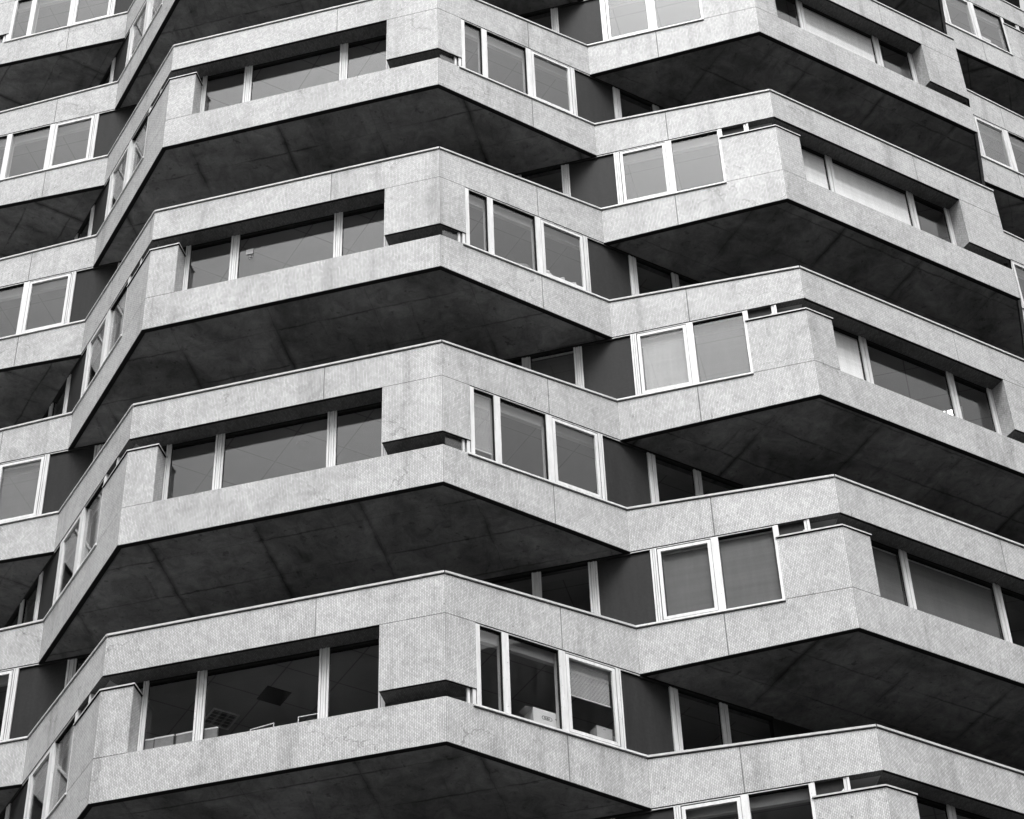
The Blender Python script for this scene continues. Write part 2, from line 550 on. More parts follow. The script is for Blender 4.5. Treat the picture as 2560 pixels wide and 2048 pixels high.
def corner_block(phi, zc, hanging):
    """tiled box wrapped round a corner: one hangs from the upper band, the other stands on the lower band"""
    S = short_fr(phi)
    p2 = lambda fr, u, d: fr_pt(fr[0], fr[1], u, d, 0)[:2]
    m = MB()
    e = MB()
    if hanging:
        L = long_fr(phi + 45)
        pts = [p2(S, 2.345, 0), p2(S, HS, 0), p2(L, -HL + 0.71, 0), p2(L, -HL + 0.71, 0.30), p2(S, 2.345 , 0.46)]
        uvs = [(2.345, HS), (-HL, -HL + .71), (0, .3), (0, 1.4), (0, .46)]
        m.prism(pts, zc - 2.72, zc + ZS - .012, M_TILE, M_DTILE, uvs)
        o = m.build('hanging_block', tower)
        q = [p2(S, 2.35, 0.006), p2(S, HS - .003, 0.006), p2(L, -HL + 0.705, 0.006), p2(L, -HL + .705, 0.045), p2(S, HS - .019, 0.045), p2(S, 2.35, 0.045)]
        e.prism(q, zc - 2.732, zc - 2.721, M_DARK)
        e.build('drip_edge', o)
        return o
    L = long_fr(phi - 45)
    pts = [p2(L, HL - 1.45, 0), p2(L, HL, 0), p2(S, -3.01, 0), p2(S, -3.01, 0.46), p2(L, HL - 1.45, 0.30)]
    uvs = [(HL - 1.45, HL), (-HS, -3.01), (0, .46), (0, 1.5), (0, .3)]
    m.prism(pts, zc + ZL + .010, zc - 1.475, M_TILE, M_TILE, uvs)
    o = m.build('standing_block', tower)
    k = 0.03
    pts = [p2(L, HL - 1.45 - k, -k), p2(L, HL, -k), p2(S, -3.01 + k, -k), p2(S, -3.01 + k, 0.45), p2(L, HL - 1.45 - k, 0.055)]
    e.prism(pts, zc - 1.448, zc - 1.41, M_COP, M_DARK)
    k = -0.012
    pts = [p2(L, HL - 1.45 - k, -k), p2(L, HL, -k), p2(S, -3.01 + k, -k), p2(S, -3.01 + k, 0.45), p2(L, HL - 1.45 - k, 0.25)]
    e.prism(pts, zc - 1.475, zc - 1.449, M_DARK)
    e.build('block_coping', o)
    return o

def grooved(fr, u0, u1, d, z0, z1, parent, n=4):
    m = MB()
    m.box(fr, u0 + .004, u1 - .004, d + .045, d + .10, z0, z1, M_DARK)
    w = (u1 - u0) / n
    for i in range(n):
        o = (0.0, 0.012, 0.004, 0.014)[i % 4]
        m.box(fr, u0 + i * w + .005, u0 + (i + 1) * w - .005, d + o, d + .05 + o, z0, z1, M_MET)
    return m.build('mullion', parent)

def flat_mullion(fr, u0, u1, d, z0, z1, parent, inner=False):
    m = MB()
    m.box(fr, u0, u1, d, d + .10, z0, z1, M_MET)
    m.box(fr, u0 - .012, u0 - .001, d + .02, d + .09, z0, z1, M_DARK)
    if inner:
        m.box(fr, u0 + .01, u1 - .01, d + .101, d + .235, z0, z1, M_REVEAL)
    return m.build('mullion', parent)

def pane(fr, u0, u1, d, z0, z1, parent):
    m = MB()
    m.box(fr, u0, u1, d, d + .014, z0, z1, M_GLASS)
    return m.build('pane', parent)

def casement(fr, u0, u1, d, z0, z1, parent):
    m = MB()
    w = .075
    for a, b, c, e in ((u0, u0 + w, z0, z1), (u1 - w, u1, z0, z1), (u0 + w, u1 - w, z0, z0 + w), (u0 + w, u1 - w, z1 - w, z1)):
        m.box(fr, a, b, d, d + .06, c, e, M_MET)
    g1 = .012
    for a, b, c, e in ((u0 - g1, u0 - .001, z0, z1), (u1 + .001, u1 + g1, z0, z1), (u0, u1, z0 - g1, z0 - .001), (u0, u1, z1 + .001, z1 + g1)):
        m.box(fr, a, b, d + .02, d + .07, c, e, M_DARK)
    w2 = .045
    for a, b, c, e in ((u0 + w + .006, u0 + w2 + w, z0 + w, z1 - w), (u1 - w2 - w, u1 - w - .006, z0 + w, z1 - w)):
        m.box(fr, a, b, d + .025, d + .055, c + .006, e - .006, M_MET) if False else None
    return m.build('casement', parent)

panes = {}                                  # (storey type, index, face, slot) -> geometry for blinds and things behind

def window_end(fr, side, zc, key, deep=True):
    """glazing of one end of a long side: jamb, panes, casement, dark panel and the windows under the overhang"""
    zs, zl = zc + ZS, zc + ZL
    band = MB()
    if side < 0:                            # hanging block end
        T = lambda t: -HL + t
        fl = 1
        seq = [('j', .71, .81), ('p', .81, 1.33), ('m', 1.33, 1.49), ('p', 1.49, 2.70), ('m', 2.70, 2.86), ('c', 2.87, 4.085),
               ('g', 4.10, 4.235), ('d', 4.235, 5.46), ('g', 5.46, 5.69), ('p', 5.69, 6.76), ('g', 6.76, 6.98), ('p', 6.98, 8.2)]
    else:                                   # standing block end
        T = lambda t: HL - t
        seq = [('j', 1.45, 1.515), ('p', 1.515, 2.74), ('m', 2.74, 2.90), ('c', 2.91, 4.115),
               ('g', 4.13, 4.28), ('d', 4.28, 5.49), ('g', 5.49, 5.70), ('p', 5.70, 6.78), ('g', 6.78, 7.0), ('p', 7.0, 8.2)]
    t0 = seq[0][1]
    a, b = sorted((T(t0), T(4.725)))
    # head: black gap, thin rail, and the sill rail
    band.box(fr, a, b, .02, .12, zs - .022, zs, M_DARK)
    band.box(fr, a, b, .012, .12, zs - .040, zs - .0225, M_MET)
    band.box(fr, a, b, .03, .12, zs - .060, zs - .0405, M_DARK)
    a2, b2 = sorted((T(4.725), T(8.2)))
    band.box(fr, a2, b2, .02, .14, zs - .045, zs + .02, M_DARK)
    band.box(fr, a2, b2, .012, .12, zs - .075, zs - .0455, M_PANEL)
    a3, b3 = sorted((T(t0), T(8.2)))
    band.box(fr, a3, b3, .02, .13, zl, zl + .03, M_MET)
    band.box(fr, a, b, .24, .34, zs - .24, zs + .04, M_REVEAL)
    band.box(fr, a3, b3, .135, .62, zl - .055, zl - .012, M_WALL)
    o = band.build('window_band', tower)
    ip = 0
    for typ, ta, tb in seq:
        u0, u1 = sorted((T(ta), T(tb)))
        zt = zs - .06 if tb < 4.5 else zs - .075
        z0 = zl + .03
        if typ == 'j':
            flat_mullion(fr, u0, u1, .004, zl - (0 if side > 0 else 0), zs - .03, o)
        elif typ == 'm':
            flat_mullion(fr, u0, u1, .002, zl + .0005, zs - .0405, o, True)
        elif typ == 'g':
            grooved(fr, u0, u1, .004, zl + .0005, zs - .0405 if tb < 4.5 else zs - .0755, o, 3 if (tb - ta) < .16 else 4)
        elif typ == 'p':
            pane(fr, u0, u1, .07, z0, zt, o)
            panes[key + ('p%d' % ip,)] = (fr, u0, u1, .07, z0, zt)
            ip += 1
        elif typ == 'c':
            c = casement(fr, u0, u1, .006, zl + .045, zs - .075, o)
            pane(fr, u0 + .075, u1 - .075, .045, zl + .12, zs - .15, c) if False else pane(fr, u0 + .07, u1 - .07, .045, zl + .115, zs - .145, o)
            panes[key + ('c',)] = (fr, u0 + .075, u1 - .075, .06, zl + .12, zs - .15)
        elif typ == 'd':
            m = MB()
            m.box(fr, u0, u1, .055, .10, zl + .001, zs + .0, M_PANEL)
            m.build('cladding_panel', o)
    # the slot left open beside the corner block
    m = MB()
    if side < 0:
        m.box(fr, T(.62), T(.695), .02, .12, zl, zc - 2.70, M_MET)
        m.box(fr, T(.52), T(.575), .05, .12, zl, zc - 2.70, M_MET)
        m.build('slot_frame', o)
        pane(fr, T(.1), T(.56), .08, zl, zc - 2.70, o)
    else:
        zb = zc - 1.41
        for ta, tb, d in ((1.395, 1.475, .012), (.70, .755, .02), (.765, .82, .03)):
            a, b = sorted((T(ta), T(tb)))
            m.box(fr, a, b, d, .14, zb, zs - .01, M_MET)
        a, b = sorted((T(.83), T(1.385)))
        m.box(fr, a, b, .04, .12, zb, zb + .03, M_MET)
        # rounded lower corner of the little light
        for i in range(3):
            q = .02 * (3 - i)
            ua, ub = sorted((T(.83), T(.83 + q)))
            m.box(fr, ua, ub, .043, .118, zb + .03 + .02 * i, zb + .05 + .02 * i, M_MET)
        m.build('slot_frame', o)
        a, b = sorted((T(.83), T(1.39)))
        m = MB()
        m.box(fr, a, b, .085, .10, zb, zs, M_PANEL)  # opaque sheet for the slot glass, its dark reflection painted in
        m.build('slot_dark_reflection', o)
    return o

def window_short(fr, zc, key):
    zs, zl = zc + ZS, zc + ZL
    D = .47
    band = MB()
    band.box(fr, -3.3, 3.3, D, D + .1, zs - .035, zs - .001, M_DARK)
    band.box(fr, -3.3, 3.3, D + .004, D + .1, zs - .052, zs - .0355, M_PANEL)
    band.box(fr, -3.3, 3.3, D + .02, D + .1, zs - .085, zs - .0525, M_DARK)
    band.box(fr, -3.3, 3.3, D, D + .1, zl, zl + .05, M_MET)
    o = band.build('window_band', tower)
    for u0, u1, n in ((-3.005, -2.88, 3), (-1.80, -1.58, 4), (.90, 1.12, 4), (2.19, 2.34, 3)):
        grooved(fr, u0, u1, D - .03, zl, zs - .002, o, n)
    for i, (u0, u1) in enumerate(((-2.88, -1.80), (-1.58, .90), (1.12, 2.19), (2.34, 3.25))):
        pane(fr, u0, u1, D + .03, zl + .05, zs - .085, o)
        if i < 3:
            panes[key + ('s%d' % i,)] = (fr, u0, u1, D + .03, zl + .05, zs - .085)
    return o

STOREYS = [('A', k, G - 2 * F * (k - 1)) for k in range(-2, 5)] + [('B', k, G - 2 * F * (k - 1) + F) for k in range(-1, 6)]
rear = MB()
inner = {}
for typ, k, zc in STOREYS:
    p0 = -90 if typ == 'A' else -45
    if typ == 'A':
        shorts, ends = [-90], [(-45, -1), (-45, 1), (-135, 1)]
        blocks = [(-90, True), (-90, False), (0, False)]
        soffs = [-90, 0]
    else:
        shorts, ends = [-45], [(-90, -1), (-90, 1)]
        blocks = [(-45, True), (-45, False), (-135, True)]
        soffs = [-45, -135]
    for ph in shorts:
        fr = short_fr(ph)
        band_short(fr, zc, True, 'upper_spandrel')
        band_short(fr, zc, False, 'lower_spandrel')
        window_short(fr, zc, (typ, k, ph))
    for ph, sd_ in ends:
        fr = long_fr(ph)
        band_end(fr, sd_, zc, True, 'upper_spandrel')
        band_end(fr, sd_, zc, False, 'lower_spandrel')
        window_end(fr, sd_, zc, (typ, k, ph, sd_))
    for ph, hg in blocks:
        corner_block(ph, zc, hg)
    for ph in soffs:
        soffit(ph, zc)
    # the sides turned away: plain bands
    for q in range(4):
        ph = p0 + 90 * q
        ph = (ph + 180) % 360 - 180
        if ph not in shorts:
            fr = short_fr(ph)
            rear.slope(fr, -HS, HS, 0, .3, zc + ZS, zc + ZS, zc, zc, M_TILE, T22, -T22)
            rear.slope(fr, -HS, HS, 0, .08, zc + ZB, zc + ZB, zc + ZL, zc + ZL, M_TILE, T22, -T22)
            rear.box(fr, -3.4, 3.4, .4, .5, zc + ZL, zc + ZS, M_PANEL)
        if ph not in soffs:
            soffit(ph, zc, rear)
        pl = (ph + 45 + 180) % 360 - 180
        fr = long_fr(pl)
        for sd_ in (-1, 1):
            if (pl, sd_) in ends:
                continue
            a, b = sorted((sd_ * HL, sd_ * HV))
            rear.box(fr, a, b, 0, .2, zc + ZS, zc + .05, M_TILE)
            rear.box(fr, a, b, 0, .08, zc + ZB, zc + ZL, M_TILE)
            a, b = sorted((sd_ * (HL - .1), sd_ * 3.6))
            rear.box(fr, a, b, .1, .2, zc + ZL, zc + ZS, M_PANEL)
        rear.box(fr, -3.62, 3.62, .06, .2, zc + ZL - .1, zc + ZS + .05, M_PANEL)
    # rooms: floor, suspended ceiling and the wall round the core
    def ring(i):
        pts = []
        for q in range(4):
            ph = p0 + 90 * q
            pts.append(isect(ph, AS - i, ph - 45, AL - i))
            pts.append(isect(ph, AS - i, ph + 45, AL - i))
        return pts
    ce = MB()
    rp = ring(0.62)
    ce.poly([(p[0], p[1], zc + ZS + .05) for p in reversed(rp)], [p for p in reversed(rp)], M_CEIL[typ])
    ce.poly([(p[0], p[1], zc + ZS + .25) for p in rp], rp, M_WALL)
    rq = ring(0.10)
    for i in range(8):
        a, b = rp[i], rp[(i + 1) % 8]
        c, d = rq[i], rq[(i + 1) % 8]
        ce.poly([(a[0], a[1], zc + ZS + .05), (b[0], b[1], zc + ZS + .05), (d[0], d[1], zc + ZS + .06), (c[0], c[1], zc + ZS + .06)], [(0, 0)] * 4, M_WALL)
    ce.build('suspended_ceiling', tower)
    fl = MB()
    rp = ring(0.30)
    zf = zc + ZL - .43
    fl.poly([(p[0], p[1], zf) for p in rp], rp, M_FLOOR)
    fl.poly([(p[0], p[1], zf - .1) for p in reversed(rp)], [p for p in reversed(rp)], M_CORE)
    for i in range(8):
        a, b = rp[i], rp[(i + 1) % 8]
        fl.poly([(b[0], b[1], zf - .1), (a[0], a[1], zf - .1), (a[0], a[1], zf), (b[0], b[1], zf)], [(0, 0)] * 4, M_WALL)
    fl.build('floor_slab', tower)
    # partitions between rooms
    pw = MB()
    for ang in ((-112.5, -67.5, -30.0) if typ == 'A' else (-112.5, -67.5, -22.5)):
        fr = (ang + 90, 0.0)
        pw.box(fr, -15.6, -8.0, -.06, .06, zf, zc + ZS + .05, M_WALL)
    pw.build('partition_wall', tower)

rear.build('rear_wall', tower)
# unseen dark blocks, added to darken the lower windows' reflections and cut sky light
M_BLOCK = plain('dark_brick', 0.07, 0.9, 0.2, 0.3)
M_STRIP = plain('dark_window_strip', 0.03, 0.15)
def added_dark_block(x0, x1, y0, y1, h, lab):
    r = bpy.data.objects.new('added_dark_block', None)
    col.objects.link(r)
    tag(r, lab, 'building')
    q = (0, 0.0)
    b = MB()
    b.prism([(x0, y0), (x1, y0), (x1, y1), (x0, y1)], 0.005, h, M_BLOCK)
    b.build('wall', r)
    for i in range(int(h // 3.6)):
        z = 1.2 + 3.6 * i
        b = MB()
        b.prism([(x0 - .04, y0 - .04), (x1 + .04, y0 - .04), (x1 + .04, y1 + .04), (x0 - .04, y1 + .04)], z, z + 1.5, M_STRIP)
        b.build('window_strip', r)
added_dark_block(-75, 22, -122, -100, 98.5, 'added unseen dark slab, for reflections and shade, across the street, facing the rounded front of the tower')
added_dark_block(72, 92, -62, 40, 78, 'added unseen dark slab, for reflections and shade, on the right hand side of the tower, beyond the street')

core = MB()
ring8 = [(8.2 * math.cos(R(22.5 + 45 * i)), 8.2 * math.sin(R(22.5 + 45 * i))) for i in range(8)]
core.prism(ring8, 0.0, G + 60, M_WALL)
core.build('service_core', tower)
# storeys above and below the part the photograph shows
lo = MB()
lo.prism([(13.5 * math.cos(R(22.5 + 45 * i)), 13.5 * math.sin(R(22.5 + 45 * i))) for i in range(8)], 0.02, G - 35.0, M_PANEL)
lo.build('base_wall', tower)
for zc, p0 in [(G - 26.4, -90), (G - 29.7, -45), (G - 33.0, -90), (G + 23.1, -45), (G + 26.4, -90), (G + 29.7, -45)]:
    def outline(i):
        r = []
        for q in range(4):
            r.append(isect(p0 + 90 * q, AS - i, p0 + 90 * q - 45, AL - i))
            r.append(isect(p0 + 90 * q, AS - i, p0 + 90 * q + 45, AL - i))
        return r
    lo = MB()
    lo.prism(outline(0), zc + ZB, zc + ZL, M_TILE, M_SOF)
    lo.prism(outline(.5), zc + ZL - .01, zc + ZS + .01, M_PANEL)
    lo.prism(outline(0), zc + ZS, zc, M_TILE)
    lo.build('plain_storey', tower)

# ------------------------------------------------------------------ blinds hanging behind the glass, and white sheets for reflected sky
def blind(key, mat, cover, label, off=.07):
    if mat is M_BLIND_REFL:
        off = .034
    fr, u0, u1, d, z0, z1 = panes[key]
    zb = z1 - (z1 - z0) * cover
    r = bpy.data.objects.new('window_blind', None)
    col.objects.link(r)
    r.location = fr_pt(fr[0], fr[1], (u0 + u1) / 2, d + off, z1)
    tag(r, label, 'blind', 'blinds behind the office windows')
    def part(name, m, par):
        o = m.build(name)
        o.parent = par
        o.matrix_parent_inverse.identity()
        w = r.location
        for v in o.data.vertices:
            v.co -= w
        return o
    m = MB()
    m.box(fr, u0 + .015, u1 - .015, d + off - .012, d + off + .03, z1 - .035, z1 + .02, M_MET)
    part('head_rail', m, r)
    m = MB()
    if mat in (M_BLINDG, M_BLIND_REFL):
        m.box(fr, u0 + .01, u1 - .01, d + off, d + off + .006, zb, z1 - .035, mat)
        part('cloth', m, r)
    else:
        n = max(6, int((z1 - .035 - zb) / .032))
        h = (z1 - .035 - zb) / n
        for i in range(n):
            za = zb + i * h
            m.hexa(fr, [(u0 + .02, d + off, za), (u1 - .02, d + off, za), (u1 - .02, d + off + .004, za), (u0 + .02, d + off + .004, za),
                        (u0 + .02, d + off + .022, za + h * 1.02), (u1 - .02, d + off + .022, za + h * 1.02),
                        (u1 - .02, d + off + .026, za + h * 1.02), (u0 + .02, d + off + .026, za + h * 1.02)], mat)
        part('slats', m, r)
    m = MB()
    m.box(fr, u0 + .015, u1 - .015, d + off - .006, d + off + .022, zb - .02, zb - .002, mat)
    part('bottom_rail', m, r)
    return r

blind(('A', 2, -45, -1, 'p0'), M_BLIND, .84, 'pale slatted blind nearly fully down in a narrow window beside a hanging block')
blind(('A', 3, -45, -1, 'c'), M_BLIND, .47, 'pale slatted blind pulled halfway down above a small carton and dark folders')
blind(('B', 2, -90, 1, 'c'), M_BLIND, 1, 'brightest pale slatted blind filling a square framed window in the right column of storeys')
blind(('B', 2, -90, 1, 'p0'), M_BLINDM, 1, 'grey slatted blind right of the brightest pale blind')
blind(('B', 2, -90, 1, 'p1'), M_BLINDM, 1, 'grey blind in a shaded window under the overhang, left of a dark panel')
blind(('B', 3, -90, 1, 'c'), M_BLINDG, 1, 'dark cloth blind in the square framed window of the lowest complete storey on the right')
blind(('B', 3, -90, 1, 'p0'), M_BLINDG, 1, 'dark cloth blind in the wide pane touching the lowest complete standing block on the right')
blind(('B', 3, -45, 's0'), M_BLINDG, 1, 'dark cloth blind in the short recessed window right of the lowest standing block')
blind(('B', 3, -45, 's1'), M_BLINDG, 1, 'dark cloth blind across the long recessed window at the lower right edge')
blind(('B', 2, -45, 's0'), M_BLIND_REFL, .9, 'pale blind in the short recessed window left of the pane with the lit ceiling lamp')
blind(('B', 1, -45, 's1'), M_BLIND_REFL, 1, 'added white sheet for sky reflection across the long recessed window at the upper right, second storey from the top')  # added sheet, its white paints the bright sky reflected in the pane
blind(('B', 1, -45, 's0'), M_BLIND_REFL, .95, 'added white sheet for sky reflection in the small recessed window beside the upper right standing block')  # no blind hangs here, the reflected sky is painted as a white sheet
blind(('B', 0, -45, 's1'), M_BLIND_REFL, 1, 'added white sheet for sky reflection across the long recessed window of the topmost right storey')  # likewise an added sheet whose white replaces the sky reflection
blind(('B', 2, -90, -1, 'c'), M_BLINDM, 1, 'grey slatted blind in a framed window at the left edge of the picture')
blind(('A', -1, -45, 1, 'c'), M_BLIND, 1, 'pale blind in the framed window at the far right edge, upper part of the picture')

# ------------------------------------------------------------------ things standing behind the glass
def root(name, loc, rz, label, cat, group=None):
    r = bpy.data.objects.new(name, None)
    col.objects.link(r)
    r.location = loc
    r.rotation_euler = (0, 0, rz)
    tag(r, label, cat, group)
    return r

LOC = (-90, 0.0)                            # local frame: u to the right, d away from the viewer
M_CARD = plain('white_cardboard', 0.55, 0.8, 0.06, 4.0)
M_CARDG = plain('grey_cardboard', 0.36, 0.8, 0.08, 5.0)
M_PAPER = plain('paper', 0.42, 0.7, 0.03, 6.0)
M_INK = plain('printing_ink', 0.07, 0.6)
M_FOLD = plain('dark_folder', 0.06, 0.5, 0.2, 6.0)
M_CLOTH = plain('dark_cloth', 0.10, 0.9, 0.2, 7.0)
M_CHAIR = plain('grey_upholstery', 0.22, 0.9, 0.15, 9.0)
M_STEEL = plain('bright_steel', 0.75, 0.35, 0.05, 9.0)

def place(fr, u, d, z):
    return fr_pt(fr[0], fr[1], u, d, z), R(fr[0] + 90)

def text_mesh(txt, size, mat, name):
    c = bpy.data.curves.new('lettering', 'FONT')
    c.body = txt
    c.size = size
    c.align_x, c.align_y = 'CENTER', 'CENTER'
    c.extrude = 0.0015
    c.offset = size * 0.02
    tmp = bpy.data.objects.new('lettering', c)
    col.objects.link(tmp)
    bpy.context.view_layer.update()
    me = bpy.data.meshes.new_from_object(tmp.evaluated_get(bpy.context.evaluated_depsgraph_get()))
    bpy.data.objects.remove(tmp)
    me.materials.clear()
    me.materials.append(mat)
    o = bpy.data.objects.new(name, me)
    col.objects.link(o)
    return o

A3, A1 = G - 13.2, G
FR45 = (-45, AL)
# open carton with an oval printed mark
zb = A3 + ZL - .012
loc, rz = place(FR45, -9.325, .25, zb)
r = root('cardboard_box', loc, rz, 'open white carton with a printed oval mark behind the wide window', 'box')
W, H, DP = .325, .56, .36
m = MB()
th = .006
m.box(LOC, -W, W, 0, th, 0, H, M_CARD)
m.box(LOC, -W, W, DP - th, DP, 0, H, M_CARD)
m.box(LOC, -W, -W + th, th, DP - th, 0, H, M_CARD)
m.box(LOC, W - th, W, th, DP - th, 0, H, M_CARD)
m.box(LOC, -W + th, W - th, th, DP - th, .001, .008, M_CARD)
m.build('carton', r)
m = MB()
m.hexa(LOC, [(-W, 0, H), (W, 0, H), (W, th, H), (-W, th, H), (-W + .05, .09, H + .09), (W - .01, .09, H + .09), (W - .01, .096, H + .088), (-W + .05, .096, H + .088)], M_CARDG)
m.build('front_flap', r)
m = MB()
m.hexa(LOC, [(-W, .01, H), (-W + th, .01, H), (-W + th, DP - .01, H), (-W, DP - .01, H),
             (-W - .16, .05, H + .02), (-W - .155, .05, H + .026), (-W - .155, DP - .05, H + .026), (-W - .16, DP - .05, H + .02)], M_CARDG)
m.build('side_flap', r)
m = MB()
def oval(mb, cx, cz, w, h, t, mat, y=-.002):
    n = 32
    def pt(i, k):
        a = 2 * math.pi * i / n
        sx = w - h
        x = (sx if math.cos(a) > 0 else -sx) + (h - k) * math.cos(a)
        return (cx + x, y, cz + (h - k) * math.sin(a))
    for i in range(n):
        mb.poly([pt(i, 0), pt(i + 1, 0), pt(i + 1, t), pt(i, t)], [(0, 0)] * 4, mat)
oval(m, 0, H - .17, .125, .048, .014, M_INK)
o = m.build('printed_oval', r)
tx = text_mesh('ELBA', .062, M_INK, 'lettering')
tx.parent = r
tx.location = (0, -.002, H - .17)
tx.rotation_euler = (R(90), 0, 0)
m = MB()
for i in range(3):
    m.box(LOC, .20, .235, -.002, -.0005, H - .15 + i * .014, H - .143 + i * .014, M_INK)
m.build('printed_mark', r)

# small carton and folders beside it
loc, rz = place(FR45, -7.965, .20, zb)
r = root('cardboard_box', loc, rz, 'small plain grey carton with a finger slot below the half drawn blind', 'box')
m = MB()
m.box(LOC, -.19, .19, 0, .28, 0, .545, M_CARDG)
m.build('carton', r)
m = MB()
m.box(LOC, -.195, .195, -.004, .284, .546, .56, M_CARDG)
m.box(LOC, -.03, .03, -.002, -.0005, .50, .512, M_INK)
m.build('lid', r)
for i in range(3):
    loc, rz = place(FR45, -7.735 + .045 * i, .21 + .012 * i, zb)
    r = root('ring_binder', loc, rz + R(4 * i - 3), ('dark ring binder touching the small grey carton', 'dark ring binder in the middle of three beside the small carton',
             'dark ring binder nearest the casement post, leaning beside the small carton')[i], 'folder', 'dark binders beside the small carton')
    m = MB()
    m.box(LOC, -.019, .019, 0, .006, 0, .54 - .015 * i, M_FOLD)
    m.box(LOC, -.019, -.016, .006, .25, 0, .54 - .015 * i, M_FOLD)
    m.box(LOC, .016, .019, .006, .25, 0, .54 - .015 * i, M_FOLD)
    m.build('cover', r)
    m = MB()
    m.box(LOC, -.015, .015, .008, .22, .004, .50 - .015 * i, M_PAPER)
    m.build('pages', r)
    m = MB()
    m.box(LOC, -.012, .012, -.001, -.0002, .30, .42, M_PAPER)
    m.build('spine_label', r)

# crumpled papers in the casement two storeys up
zb1 = A1 + ZL - .012
def crumple(fr, u, d, zb, w, h, lab, seed, dp=.2):
    rnd = random.Random(seed)
    bm = bmesh.new()
    bmesh.ops.create_icosphere(bm, subdivisions=2, radius=1.0)
    for v in bm.verts:
        k = 1 + rnd.uniform(-.16, .14)
        v.co = Vector((v.co.x * w * k, v.co.y * dp * k, max(0.0, (v.co.z * .5 + .5) * h * k)))
    me = bpy.data.meshes.new('paper_bundle')
    bm.to_mesh(me)
    bm.free()
    me.materials.append(M_PAPER)
    o = bpy.data.objects.new('paper_bundle', me)
    col.objects.link(o)
    loc, rz = place(fr, u, d, zb)
    o.location = loc
    o.rotation_euler = (0, 0, rz)
    tag(o, lab, 'paper', 'loose papers on the window board')
crumple(FR45, -8.60, .32, zb1, .11, .64, 'tall crumpled white paper at the left of the framed window', 3, .1)
crumple(FR45, -8.27, .30, zb1, .09, .42, 'low white paper heap left of the middle of the framed window', 5)
crumple(FR45, -8.02, .34, zb1, .10, .44, 'folded white sheet near the right side of the framed window', 8)
crumple(FR45, -7.93, .24, zb1, .11, .40, 'rounded white paper heap against the lower right casement corner', 11, .1)

# dark slumped bag in the neighbouring window
bm = bmesh.new()
bmesh.ops.create_uvsphere(bm, u_segments=24, v_segments=12, radius=1.0)
rnd = random.Random(4)
for v in bm.verts:
    x, y, zz = v.co
    hgt = .40 + .10 * (1 - (x - .1) ** 2)
    v.co = Vector((x * .34 * (1 + .03 * math.sin(9 * zz)), y * .15, (zz * .5 + .5) * hgt + .02 * math.sin(7 * x)))
me = bpy.data.meshes.new('bag_body')
bm.to_mesh(me)
bm.free()
me.materials.append(M_CLOTH)
for p in me.polygons:
    p.use_smooth = True
loc, rz = place(FR45, -9.33, .34, zb1)
r = root('cloth_bag', loc, rz, 'dark slumped cloth bag lying low behind the wide window', 'bag')
o = bpy.data.objects.new('bag_body', me)
col.objects.link(o)
o.parent = r
m = MB()
for i in range(10):
    a0, a1 = math.pi * i / 10, math.pi * (i + 1) / 10
    p = lambda a, k: (.09 * math.cos(a) * k, -.02, .47 + .05 * math.sin(a) * k)
    m.hexa(LOC, [(p(a0, 1)[0], -.01, p(a0, 1)[2]), (p(a1, 1)[0], -.01, p(a1, 1)[2]), (p(a1, 1)[0], .01, p(a1, 1)[2]), (p(a0, 1)[0], .01, p(a0, 1)[2]),
                 (p(a0, 1.2)[0], -.01, p(a0, 1.2)[2]), (p(a1, 1.2)[0], -.01, p(a1, 1.2)[2]), (p(a1, 1.2)[0], .01, p(a1, 1.2)[2]), (p(a0, 1.2)[0], .01, p(a0, 1.2)[2])], M_CLOTH)
m.build('handle', r)

# notice stuck on the glass
FR90 = (-90, AS)
loc, rz = place(FR90, -1.305, .485, A1 - 1.72)
r = root('paper_notice', loc, rz, 'small white paper notice stuck on the long recessed pane', 'notice')
m = MB()
m.box(LOC, -.095, .095, 0, .002, -.09, .08, M_PAPER)
m.build('sheet', r)
loc, rz = place(FR90, -1.275, .485, A1 - 1.915)
r = root('round_sticker', loc, rz, 'faint round sticker on the glass below the white notice', 'sticker')
m = MB()
for i in range(24):
    a0, a1 = 2 * math.pi * i / 24, 2 * math.pi * (i + 1) / 24
    m.hexa(LOC, [(.05 * math.cos(a0), 0, .06 * math.sin(a0)), (.05 * math.cos(a1), 0, .06 * math.sin(a1)), (.05 * math.cos(a1), .002, .06 * math.sin(a1)), (.05 * math.cos(a0), .002, .06 * math.sin(a0)),
                 (.062 * math.cos(a0), 0, .074 * math.sin(a0)), (.062 * math.cos(a1), 0, .074 * math.sin(a1)), (.062 * math.cos(a1), .002, .074 * math.sin(a1)), (.062 * math.cos(a0), .002, .074 * math.sin(a0))], M_CHAIR)
m.box(LOC, -.018, .018, 0, .002, -.02, .03, M_CHAIR)
m.build('ring', r)

# office chairs whose backs show over the sill
zfl = A3 + ZL - .43
def chair(u, d, rot, lab):
    loc, rz = place(FR90, u, d, zfl)
    r = root('office_chair', loc, rz + R(rot), lab, 'chair', 'chair backs showing over the sill')
    w = .205
    m = MB()
    m.box(LOC, -w, w, .04, .46, .43, .49, M_CHAIR)
    m.build('seat', r)
    m = MB()
    m.box(LOC, -w, w, 0, .035, .62, 1.115, M_CHAIR)
    m.build('backrest', r)
    m = MB()
    m.box(LOC, -w - .012, w + .012, -.008, .043, 1.116, 1.15, M_STEEL)
    for sx in (-1, 1):
        a, b = sorted((sx * (w + .001), sx * (w + .022)))
        m.box(LOC, a, b, 0, .035, .45, 1.115, M_FOLD)
    m.build('back_frame', r)
    for sx in (-1, 1):
        for y in (.03, .43):
            m = MB()
            m.box(LOC, sx * .18 - .012, sx * .18 + .012, y - .012, y + .012, 0, .43, M_STEEL)
            m.build('leg', r)
    return r
